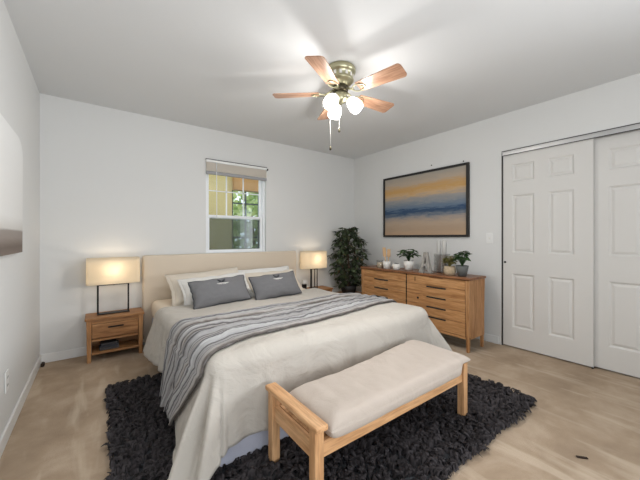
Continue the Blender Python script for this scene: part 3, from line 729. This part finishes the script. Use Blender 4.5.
# ------------------------------------------------------------ dresser
DY0, DY1, DX0, DX1, DZ = 1.50, 3.00, 2.93, 3.255, 0.740
dr = thing('dresser', 'long oak dresser with slotted drawers under the painting', 'dresser', (DX0, (DY0+DY1)/2, 0))
hy = (DY1-DY0)/2; dd = DX1-DX0
obj('dresser_top', B(-0.012, dd, -hy-0.012, hy+0.005, 0.714, DZ, bev=0.007, seg=3), 'walnut', dr)
bm = bmesh.new()
box(bm, 0.022, dd-0.01, -hy+0.005, hy-0.005, 0.13, 0.148); box(bm, dd-0.02, dd-0.006, -hy+0.03, hy-0.03, 0.13, 0.714); box(bm, 0.006, dd-0.02, -0.008, 0.008, 0.148, 0.714)
obj('carcass', bm, 'dark', dr)
for s_ in (-1, 1): obj('side_panel', B(0.03, dd-0.01, min(s_*(hy-0.004), s_*(hy-0.022)), max(s_*(hy-0.004), s_*(hy-0.022)), 0.13, 0.714), 'oakz', dr)
for s_ in (-1, 1):
    for xx in (0.022, dd-0.024): obj('leg', taper_leg(xx, s_*(hy-0.022), 0, 0.714, 0.026, 0.044), 'oakz', dr)
obj('bottom_rail', B(0.008, 0.03, -hy+0.044, hy-0.044, 0.128, 0.152), 'oak', dr)
rows = [(0.155, 0.284), (0.287, 0.392), (0.395, 0.500), (0.503, 0.612), (0.615, 0.710)]
for s_ in (-1, 1):
    a, b = (-hy+0.046, -0.004) if s_ < 0 else (0.004, hy-0.046)
    c = (a+b)/2
    for k, (z0, z1) in enumerate(rows):
        d_ = obj('drawer', B(0.006, dd-0.03, a, b, z0, z1, bev=0.0025, seg=1), 'oak', dr)
        if k == 4 and s_ > 0: continue
        w_ = 0.115
        off_ = 0.04 if s_ > 0 else -0.03
        if k == 4: obj('handle', B(0.0, 0.0075, c+off_-0.08, c+off_+0.08, z1-0.010, z1+0.0005, bev=0.001, seg=1), 'walnut', d_)
        else: obj('handle', B(0.002, 0.008, c+off_-w_, c+off_+w_, z1-0.022, z1-0.006, bev=0.002, seg=1), 'pot_dark', d_)
bm = lathe(bmesh.new(), [(0.012, 0), (0.012, 0.002), (0.002, 0.003)], 14, (0.0045, -0.16, 0.455), Matrix.Rotation(-PI/2, 3, 'Y')); obj('wood_knot', bm, 'pot_dark', dr)
obj('key_tag', B(0.001, 0.006, -0.125, -0.118, 0.64, 0.69), 'brassd', dr)

def potprof(r0, r1, h, t=0.006): return [(r0, 0), (r0+(r1-r0)*.5, h*.5), (r1, h), (r1-t, h), (r1-t-0.002, h*.82), (0.001, h*.82)]
ZD = DZ
def leafy(root, n, R, cx, cy, cz, spread, size, mat, up=0.4):
    """stalks with curved leaves fanning out of a pot"""
    st = bmesh.new(); vs, fs = [], []
    for i in range(n):
        a = R.uniform(0, 2*PI); e = R.uniform(0.25, 1.0); h = spread*R.uniform(.35, 1.0)*(1.1-.4*e)+0.01
        tip = Vector((cx+math.cos(a)*spread*e*.75, cy+math.sin(a)*spread*e*.75, cz+h*(1+up)))
        mid = Vector((cx+math.cos(a)*spread*e*.25, cy+math.sin(a)*spread*e*.25, cz+h*.8))
        tube(st, [(cx, cy, cz-0.012), mid, tip], [0.0022, 0.002, 0.0012], 5)
        d = Vector((math.cos(a), math.sin(a), R.uniform(-.5, .25))).normalized(); s = d.cross(Vector((0, 0, 1))).normalized(); u = s.cross(d)
        L_ = size*R.uniform(.7, 1.25); w = L_*.34; k = len(vs)
        b_ = tip-d*L_*.2
        vs += [b_, b_+d*L_*.35+s*w+u*.004, b_+d*L_*.75+s*w*.75-u*.002, b_+d*L_-u*L_*.16, b_+d*L_*.75-s*w*.75-u*.002, b_+d*L_*.35-s*w+u*.004, b_+d*L_*.5-u*.006]
        fs += [(k, k+1, k+6), (k+1, k+2, k+6), (k+2, k+3, k+6), (k+3, k+4, k+6), (k+4, k+5, k+6), (k+5, k, k+6)]
    obj('stem', st, mat, root, True)
    f_ = raw('foliage', vs, fs, mat, root); f_['kind'] = 'stuff'
R = random.Random(11)
# 1 candle cup
o = thing('candle', 'short cream candle in a glass cup at the end of the dresser nearest the plant', 'candle', (3.0, 2.72, ZD))
o.scale = (1.15,)*3
obj('wax', lathe(bmesh.new(), [(0.030, 0.003), (0.034, 0.03), (0.034, 0.062), (0.001, 0.060)], 24), 'candle', o, True)
obj('cup', lathe(bmesh.new(), [(0.035, 0), (0.038, 0.04), (0.038, 0.085), (0.0355, 0.085), (0.0355, 0.004)], 24, close=False), 'vase', o, True)
# 2 white pot with wooden utensils and a few leaves
o = thing('utensil_pot', 'small white pot holding two pale wooden paddles on the dresser', 'pot', (3.0, 2.60, ZD))
o.scale = (1.25,)*3
obj('pot', lathe(bmesh.new(), potprof(0.034, 0.044, 0.075), 28), 'white', o, True); obj('soil', lathe(bmesh.new(), [(0.036, 0.06), (0.037, 0.068), (0.001, 0.071)], 20), 'soil', o, True)
for dy, dz, tl in ((0.03, 0.215, 0.10), (-0.022, 0.20, -0.04)):
    bm = bmesh.new(); hb = 0.10
    tube(bm, [(0.0, dy*.5, 0.05), (0.004, dy, 0.13)], 0.005, 8)
    v_ = box(bm, -0.004, 0.004, dy-0.021, dy+0.021, 0.12, dz, 0.0035, 2)
    for q in v_: q.co.y += (q.co.z-0.12)*tl
    pd = obj('paddle', bm, 'stick', o)
# 3 small white cup with dark contents
o = thing('ceramic_bowl', 'little white bowl with dark stones, in front of the paddles pot', 'bowl', (2.965, 2.42, ZD))
o.scale = (1.25,)*3
obj('bowl', lathe(bmesh.new(), [(0.022, 0), (0.036, 0.018), (0.040, 0.045), (0.036, 0.062), (0.032, 0.062), (0.034, 0.044), (0.001, 0.038)], 26), 'white', o, True)
bm = bmesh.new()
for k in range(5):
    r_ = bmesh.ops.create_icosphere(bm, subdivisions=2, radius=0.013)
    for v in r_['verts']: v.co = Vector((v.co.x+0.017*math.cos(k*1.3), v.co.y+0.017*math.sin(k*1.3), v.co.z*.8+0.055+0.004*(k % 2)))
obj('pebbles', bm, 'pot_dark', o, True)['kind'] = 'stuff'
# 4 white pot with spreading green plant
o = thing('potted_plant', 'leafy green plant in a white pot near the middle of the dresser', 'plant', (3.08, 2.325, ZD), 0, 'potted plants on the dresser')
o.scale = (1.22,)*3
obj('pot', lathe(bmesh.new(), potprof(0.040, 0.052, 0.092), 28), 'white', o, True); obj('soil', lathe(bmesh.new(), [(0.042, 0.076), (0.044, 0.084), (0.001, 0.087)], 20), 'soil', o, True)
leafy(o, 46, R, 0, 0, 0.088, 0.105, 0.06, 'leaf', 0.15)
# 5 grey A-shaped sculpture + small block at its foot
o = thing('sculpture', 'grey stone A-shaped sculpture on the dresser between the white pot and the glass vase', 'sculpture', (3.0, 2.03, ZD))
o.scale = (1.22,)*3
bm = bmesh.new()
for sg in (-1, 1):
    v_ = box(bm, -0.022, 0.022, sg*0.042-0.014, sg*0.042+0.014, 0.012, 0.19, 0.003, 1)
    for q in v_: q.co.y -= sg*0.036*(q.co.z-0.012)/0.178; q.co.x *= 1-.5*(q.co.z-0.012)/0.178
obj('legs', bm, 'stone', o); obj('plinth', B(-0.023, 0.023, -0.068, 0.068, 0, 0.013, bev=0.002, seg=1), 'stone', o); obj('cross_bar', B(-0.016, 0.016, -0.03, 0.03, 0.065, 0.082), 'stone', o)
tag(obj('stone_cube', B(-0.018, 0.018, -0.024, 0.024, 0, 0.046, bev=0.005, seg=2), 'stone', None, False, (2.948, 2.05, ZD+0.0005)), 'small grey stone cube at the foot of the A-shaped sculpture', 'ornament')
# 6 glass cylinder vase with two tall pale tapers
o = thing('glass_vase', 'clear glass cylinder vase on the dresser holding two tall grey tapers', 'vase', (3.15, 1.925, ZD))
obj('vase_wall', lathe(bmesh.new(), [(0.086, 0), (0.088, 0.005), (0.088, 0.205), (0.0905, 0.207), (0.0905, 0.212), (0.085, 0.212), (0.085, 0.008), (0.001, 0.008)], 40), 'vase', o, True)
for x, y, lab in ((3.14, 1.957, 'tall grey taper in the glass vase, the one nearer the sculpture'), (3.15, 1.895, 'tall grey taper in the glass vase, the one nearer the basket plant')):
    tag(obj('taper_candle', lathe(bmesh.new(), [(0.022, 0), (0.024, 0.30), (0.023, 0.355), (0.004, 0.362), (0.0015, 0.372)], 18), 'grey_wax', None, True, (x, y, ZD+0.009)), lab, 'candle', 'tapers in the glass vase')
# 7 basket plant
o = thing('potted_plant', 'olive-green bushy plant in a tan woven basket on the dresser', 'plant', (3.02, 1.755, ZD), 0, 'potted plants on the dresser')
o.scale = (1.15,)*3
obj('basket', lathe(bmesh.new(), [(0.042, 0), (0.054, 0.03), (0.052, 0.06), (0.046, 0.082), (0.042, 0.082), (0.044, 0.068), (0.001, 0.066)], 28), 'terra', o, True)
leafy(o, 80, R, 0, 0, 0.072, 0.068, 0.034, 'leaf2', 0.35)
# 8 dark pot plant
o = thing('potted_plant', 'upright green plant in a tapered dark grey pot at the closet end of the dresser', 'plant', (3.03, 1.625, ZD), 0, 'potted plants on the dresser')
o.scale = (1.15,)*3
obj('pot', lathe(bmesh.new(), potprof(0.036, 0.054, 0.095), 28), 'greycer', o, True); obj('soil', lathe(bmesh.new(), [(0.042, 0.078), (0.045, 0.086), (0.001, 0.09)], 20), 'soil', o, True)
leafy(o, 50, R, 0, 0, 0.09, 0.066, 0.052, 'leaf', 0.95)

# ------------------------------------------------------------ corner plant on a stool
st = thing('plant_stand', 'low wooden stool carrying the leafy plant in the room corner', 'stool', (3.06, 3.40, 0))
obj('seat', B(-0.17, 0.17, -0.15, 0.15, 0.275, 0.31, bev=0.006), 'oakx', st)
for sx in (-1, 1):
    for sy in (-1, 1): obj('leg', taper_leg(sx*0.13, sy*0.11, 0, 0.275, 0.026, 0.038), 'oakz', st)
fp = thing('ficus_plant', 'tall bushy dark green plant in the room corner by the dresser', 'plant', (3.06, 3.40, 0.3105))
obj('pot', lathe(bmesh.new(), potprof(0.10, 0.125, 0.11, 0.008), 30), 'pot_dark', fp, True); obj('soil', lathe(bmesh.new(), [(0.108, 0.09), (0.112, 0.097), (0.001, 0.102)], 24), 'soil', fp, True)
bm = bmesh.new(); R = random.Random(19); vs, fs = [], []
tube(bm, [(0, 0, 0.09), (0.01, 0, 0.35), (-0.01, 0.01, 0.65), (0, 0, 0.92)], [0.016, 0.013, 0.010, 0.004], 8)
for b in range(74):
    z = 0.15+0.84*(b/73)**0.95; a = b*2.4+R.uniform(-.4, .4)
    hr = (z-0.16)/0.82
    ln_ = (0.20+0.10*math.sin(min(1, hr*1.15)*PI*.85))*R.uniform(.75, 1.05)*(1.0 if hr < .82 else max(.45, 1-(hr-.82)*2.2))
    d = Vector((math.cos(a), math.sin(a)*.92, 0))
    p0 = Vector((0, 0, z-0.06)); p1 = p0+d*ln_*.5+Vector((0, 0, 0.05)); p2 = p0+d*ln_+Vector((0, 0, R.uniform(-.03, .05)))
    p2.x = min(p2.x, 0.33); p2.y = min(p2.y, 0.25); p1.y = min(p1.y, 0.25)
    tube(bm, [p0, p1, p2], [0.004, 0.003, 0.0015], 5)
    for k in range(24):
        f = R.uniform(.2, 1.05); q = p0.lerp(p1, f*2) if f < .5 else p1.lerp(p2, (f-.5)*2)
        dd_ = (d*.7+Vector((R.gauss(0, .6), R.gauss(0, .6), R.uniform(-1.2, .2)))).normalized(); s = dd_.cross(Vector((R.gauss(0, .3), R.gauss(0, .3), 1))).normalized(); u = s.cross(dd_)
        L_ = R.uniform(.055, .095); w = L_*.25; n_ = len(vs)
        pts_ = [q, q+dd_*L_*.4+s*w, q+dd_*L_-u*.006, q+dd_*L_*.4-s*w, q+dd_*L_*.45-u*.004]
        if max(v.x for v in pts_) > 0.375 or max(v.y for v in pts_) > 0.28: continue
        vs += pts_; fs += [(n_, n_+1, n_+4), (n_+1, n_+2, n_+4), (n_+2, n_+3, n_+4), (n_+3, n_, n_+4)]
obj('stem', bm, 'trunk', fp, True); f_ = raw('foliage', vs, fs, 'ficus', fp); f_['kind'] = 'stuff'

# ------------------------------------------------------------ wall pieces
pt = thing('painting', 'framed abstract seascape in orange, blue and tan hanging above the dresser', 'painting', (XR, 2.40, 1.573))
hy_, hz_ = 0.638, 0.43
bm = bmesh.new(); fr = 0.028
box(bm, -0.034, -0.002, -hy_, hy_, hz_-fr, hz_, 0.002, 1); box(bm, -0.034, -0.002, -hy_, hy_, -hz_, -hz_+fr, 0.002, 1)
box(bm, -0.034, -0.002, -hy_, -hy_+fr, -hz_+fr, hz_-fr); box(bm, -0.034, -0.002, hy_-fr, hy_, -hz_+fr, hz_-fr)
obj('picture_frame', bm, 'framewood' if 'framewood' in M else 'pot_dark', pt)
obj('canvas', B(-0.022, -0.004, -hy_+fr, hy_-fr, -hz_+fr, hz_-fr), 'painting', pt)
# arched canvas on the left wall
bm = bmesh.new(); prof = [(2.685, 1.046)]
for k in range(13):
    a = PI/2*k/12; prof.append((2.70-0.16+0.16*math.cos(a), 1.64+0.11*math.sin(a)))
prof += [(1.55, 1.75), (1.55, 1.046)]
fa = [bm.verts.new((XL+0.002, y, z)) for y, z in prof]; fb = [bm.verts.new((XL+0.03, y, z)) for y, z in prof]
bm.faces.new(fa); bm.faces.new(fb)
for i in range(len(prof)): bm.faces.new((fa[i], fa[(i+1) % len(prof)], fb[(i+1) % len(prof)], fb[i]))
tag(obj('wall_canvas', bm, 'canvas'), 'white canvas with rounded corner and grey-brown band along its bottom on the left wall', 'wall art')
# switch, outlet, nails
sw = thing('light_switch', 'white light switch on the wall between dresser and closet', 'switch', (XR, 1.545, 1.13))
obj('plate', B(-0.007, -0.0005, -0.035, 0.035, -0.057, 0.057, bev=0.003, seg=2), 'trim', sw); obj('toggle', B(-0.016, -0.006, -0.005, 0.005, -0.012, 0.012, bev=0.002, seg=1), 'white', sw)
ot = thing('power_outlet', 'white power outlet low on the left wall', 'outlet', (XL, 2.42, 0.33))
obj('plate', B(0.0005, 0.007, -0.035, 0.035, -0.057, 0.057, bev=0.003, seg=2), 'trim', ot)
for dz in (-0.022, 0.022):
    bm = bmesh.new(); box(bm, 0.006, 0.0085, -0.012, -0.008, dz-0.006, dz+0.006); box(bm, 0.006, 0.0085, 0.008, 0.012, dz-0.006, dz+0.006); obj('socket', bm, 'stone', ot)
for y, z, lab in ((2.255, 2.063, 'tiny dark nail in the wall just above the painting, the one farther from the closet'), (1.835, 2.03, 'tiny dark nail in the wall just above the painting, the one nearer the closet')):
    tag(obj('nail', lathe(bmesh.new(), [(0.007, 0.0), (0.007, 0.008), (0.002, 0.010)], 10, (0, 0, 0), Matrix.Rotation(-PI/2, 3, 'Y')), 'blackm', None, False, (XR, y, z)), lab, 'nail', 'nails above the painting')
bm = bmesh.new(); box(bm, -0.026, 0.026, -0.007, 0.007, 0, 0.007, 0.003, 1)
o = tag(obj('carpet_debris', bm, 'soil', None, False, (2.016, 0.446, 0.0005)), 'small dark scrap lying on the beige carpet in front of the closet', 'scrap'); o.rotation_euler = (0, 0, -0.9)
bm = bmesh.new(); box(bm, -0.012, 0.012, -0.03, 0.03, 0, 0.03, 0.006, 1)
tag(obj('door_stop', bm, 'soil', None, False, (XL+0.03, YB-0.09, 0.0005)), 'small brown block on the carpet in the room corner by the left wall', 'door stop')

# ------------------------------------------------------------ ceiling fan
FX, FY = 1.517, 1.78
fan = thing('ceiling_fan', 'brass ceiling fan with five wooden blades and three lit frosted shades', 'ceiling fan', (FX, FY, 0))
obj('housing', lathe(bmesh.new(), [(0.112, 2.4395), (0.118, 2.43), (0.118, 2.41), (0.110, 2.395), (0.100, 2.39), (0.098, 2.352), (0.104, 2.345), (0.100, 2.338), (0.084, 2.322), (0.066, 2.308), (0.055, 2.302)], 40), 'brass', fan, True)
for k in range(14):
    bm = bmesh.new(); a = 2*PI*k/14; box(bm, -0.004, 0.003, -0.009, 0.009, -0.014, 0.014)
    for v in bm.verts: v.co = Matrix.Rotation(a, 3, 'Z') @ (v.co+Vector((0.0985, 0, 2.372)))
    obj('vent_slot', bm, 'white', fan)
obj('blade_hub', lathe(bmesh.new(), [(0.05, 2.305), (0.06, 2.298), (0.06, 2.268), (0.048, 2.258)], 32), 'brassd', fan, True)
obj('switch_housing', lathe(bmesh.new(), [(0.036, 2.26), (0.050, 2.25), (0.052, 2.205), (0.040, 2.185), (0.018, 2.172), (0.006, 2.16)], 32), 'brass', fan, True)
for k in range(5):
    a = math.radians(72*k-5)
    Rz = Matrix.Rotation(a, 3, 'Z')
    # blade outline along +x
    bm = bmesh.new(); out = []
    r0, r1 = 0.165, 0.522
    def hw(x): return 0.050+0.020*(x-r0)/(r1-r0)
    for i in range(9): x = r0+(r1-0.03-r0)*i/8; out.append((x, -hw(x)))
    for i in range(1, 6): an = -PI/2+PI/2*i/5; out.append((r1-0.03+0.03*math.cos(an), -(hw(r1)-0.03)+0.03*math.sin(an)))
    out2 = out+[(x, -y) for x, y in reversed(out)]
    tilt = Matrix.Rotation(math.radians(-12), 3, 'X')
    def P3(x, y, z): return Rz @ (tilt @ Vector((x, y, z)))+Vector((0, 0, 2.25))
    # local blade object keeps the grain along its own x axis
    fa = [bm.verts.new(tilt @ Vector((x, y, 0.003))) for x, y in out2]; fb = [bm.verts.new(tilt @ Vector((x, y, -0.003))) for x, y in out2]
    bm.faces.new(fa); bm.faces.new(fb[::-1]); n = len(out2)
    for i in range(n): bm.faces.new((fa[i], fb[i], fb[(i+1) % n], fa[(i+1) % n]))
    bd = obj('blade', bm, 'blade', fan, False, (0, 0, 2.25)); bd.rotation_euler = (0, 0, a)
    bm = bmesh.new()
    tube(bm, [(0.05, 0, 0.03), (0.09, 0, 0.01), (0.125, 0, -0.008)], [0.009, 0.008, 0.007], 8)
    ov = [tilt @ Vector((0.168+0.05*math.cos(q*2*PI/28), 0.036*math.sin(q*2*PI/28), -0.007)) for q in range(28)]
    tube(bm, ov, 0.0042, 8, True)
    box(bm, 0.195, 0.225, -0.006, 0.006, -0.008, -0.002)
    ir = obj('blade_iron', bm, 'brass', bd, True)
for k, ad in enumerate((-47, 73, 193)):
    a = math.radians(ad); d = Vector((math.cos(a), math.sin(a), 0))
    ax = (d*0.66+Vector((0, 0, -0.75))).normalized()
    p0 = Vector((0, 0, 2.215))+d*0.035; p1 = p0+d*0.02
    arm = obj('light_arm', T_([p0, p1, p1+ax*0.02], [0.009, 0.009, 0.016], 12), 'brass', fan, True)
    q = ax.to_track_quat('Z', 'Y').to_matrix()
    bm = lathe(bmesh.new(), [(0.018, 0.0), (0.032, 0.010), (0.045, 0.035), (0.053, 0.065), (0.053, 0.085), (0.047, 0.112), (0.044, 0.112), (0.049, 0.085), (0.042, 0.05), (0.022, 0.02)], 28, p1+ax*0.018, q, close=False)
    sh = obj('glass_shade', bm, 'frost', fan, True)
    bm = bmesh.new(); r_ = bmesh.ops.create_uvsphere(bm, u_segments=16, v_segments=10, radius=0.026)
    for v in bm.verts: v.co = v.co+p1+ax*0.075
    obj('bulb', bm, 'frost', sh, True)
    lp = p1+ax*0.160
    point('fan_light', lp, FAN_BULB, FAN_COL, 0.035, fan)
    sl = bpy.data.lights.new('fan_downlight', 'SPOT'); sl.energy = FAN_DOWN; sl.color = FAN_COL; sl.spot_size = math.radians(165); sl.spot_blend = 1.0; sl.shadow_soft_size = 0.04
    so = bpy.data.objects.new('fan_downlight', sl); COL.objects.link(so); so.parent = fan; so.location = lp
    so.rotation_euler = (d*0.25+Vector((0, 0, -1))).to_track_quat('-Z', 'Y').to_euler()
for x_, y_, z0, z1 in ((-0.062, 0.046, 2.17, 1.812), (-0.008, 0.004, 2.165, 1.95)):
    bm = bmesh.new(); tube(bm, [(x_*.5, y_*.5, z0), (x_, y_, z0-0.06), (x_, y_, z1+0.03)], 0.0022, 6); pc = obj('pull_chain', bm, 'white', fan, True)
    obj('chain_end', lathe(bmesh.new(), [(0.003, 0.035), (0.008, 0.02), (0.009, 0.006), (0.004, 0)], 12, (x_, y_, z1)), 'brassd', pc, True)
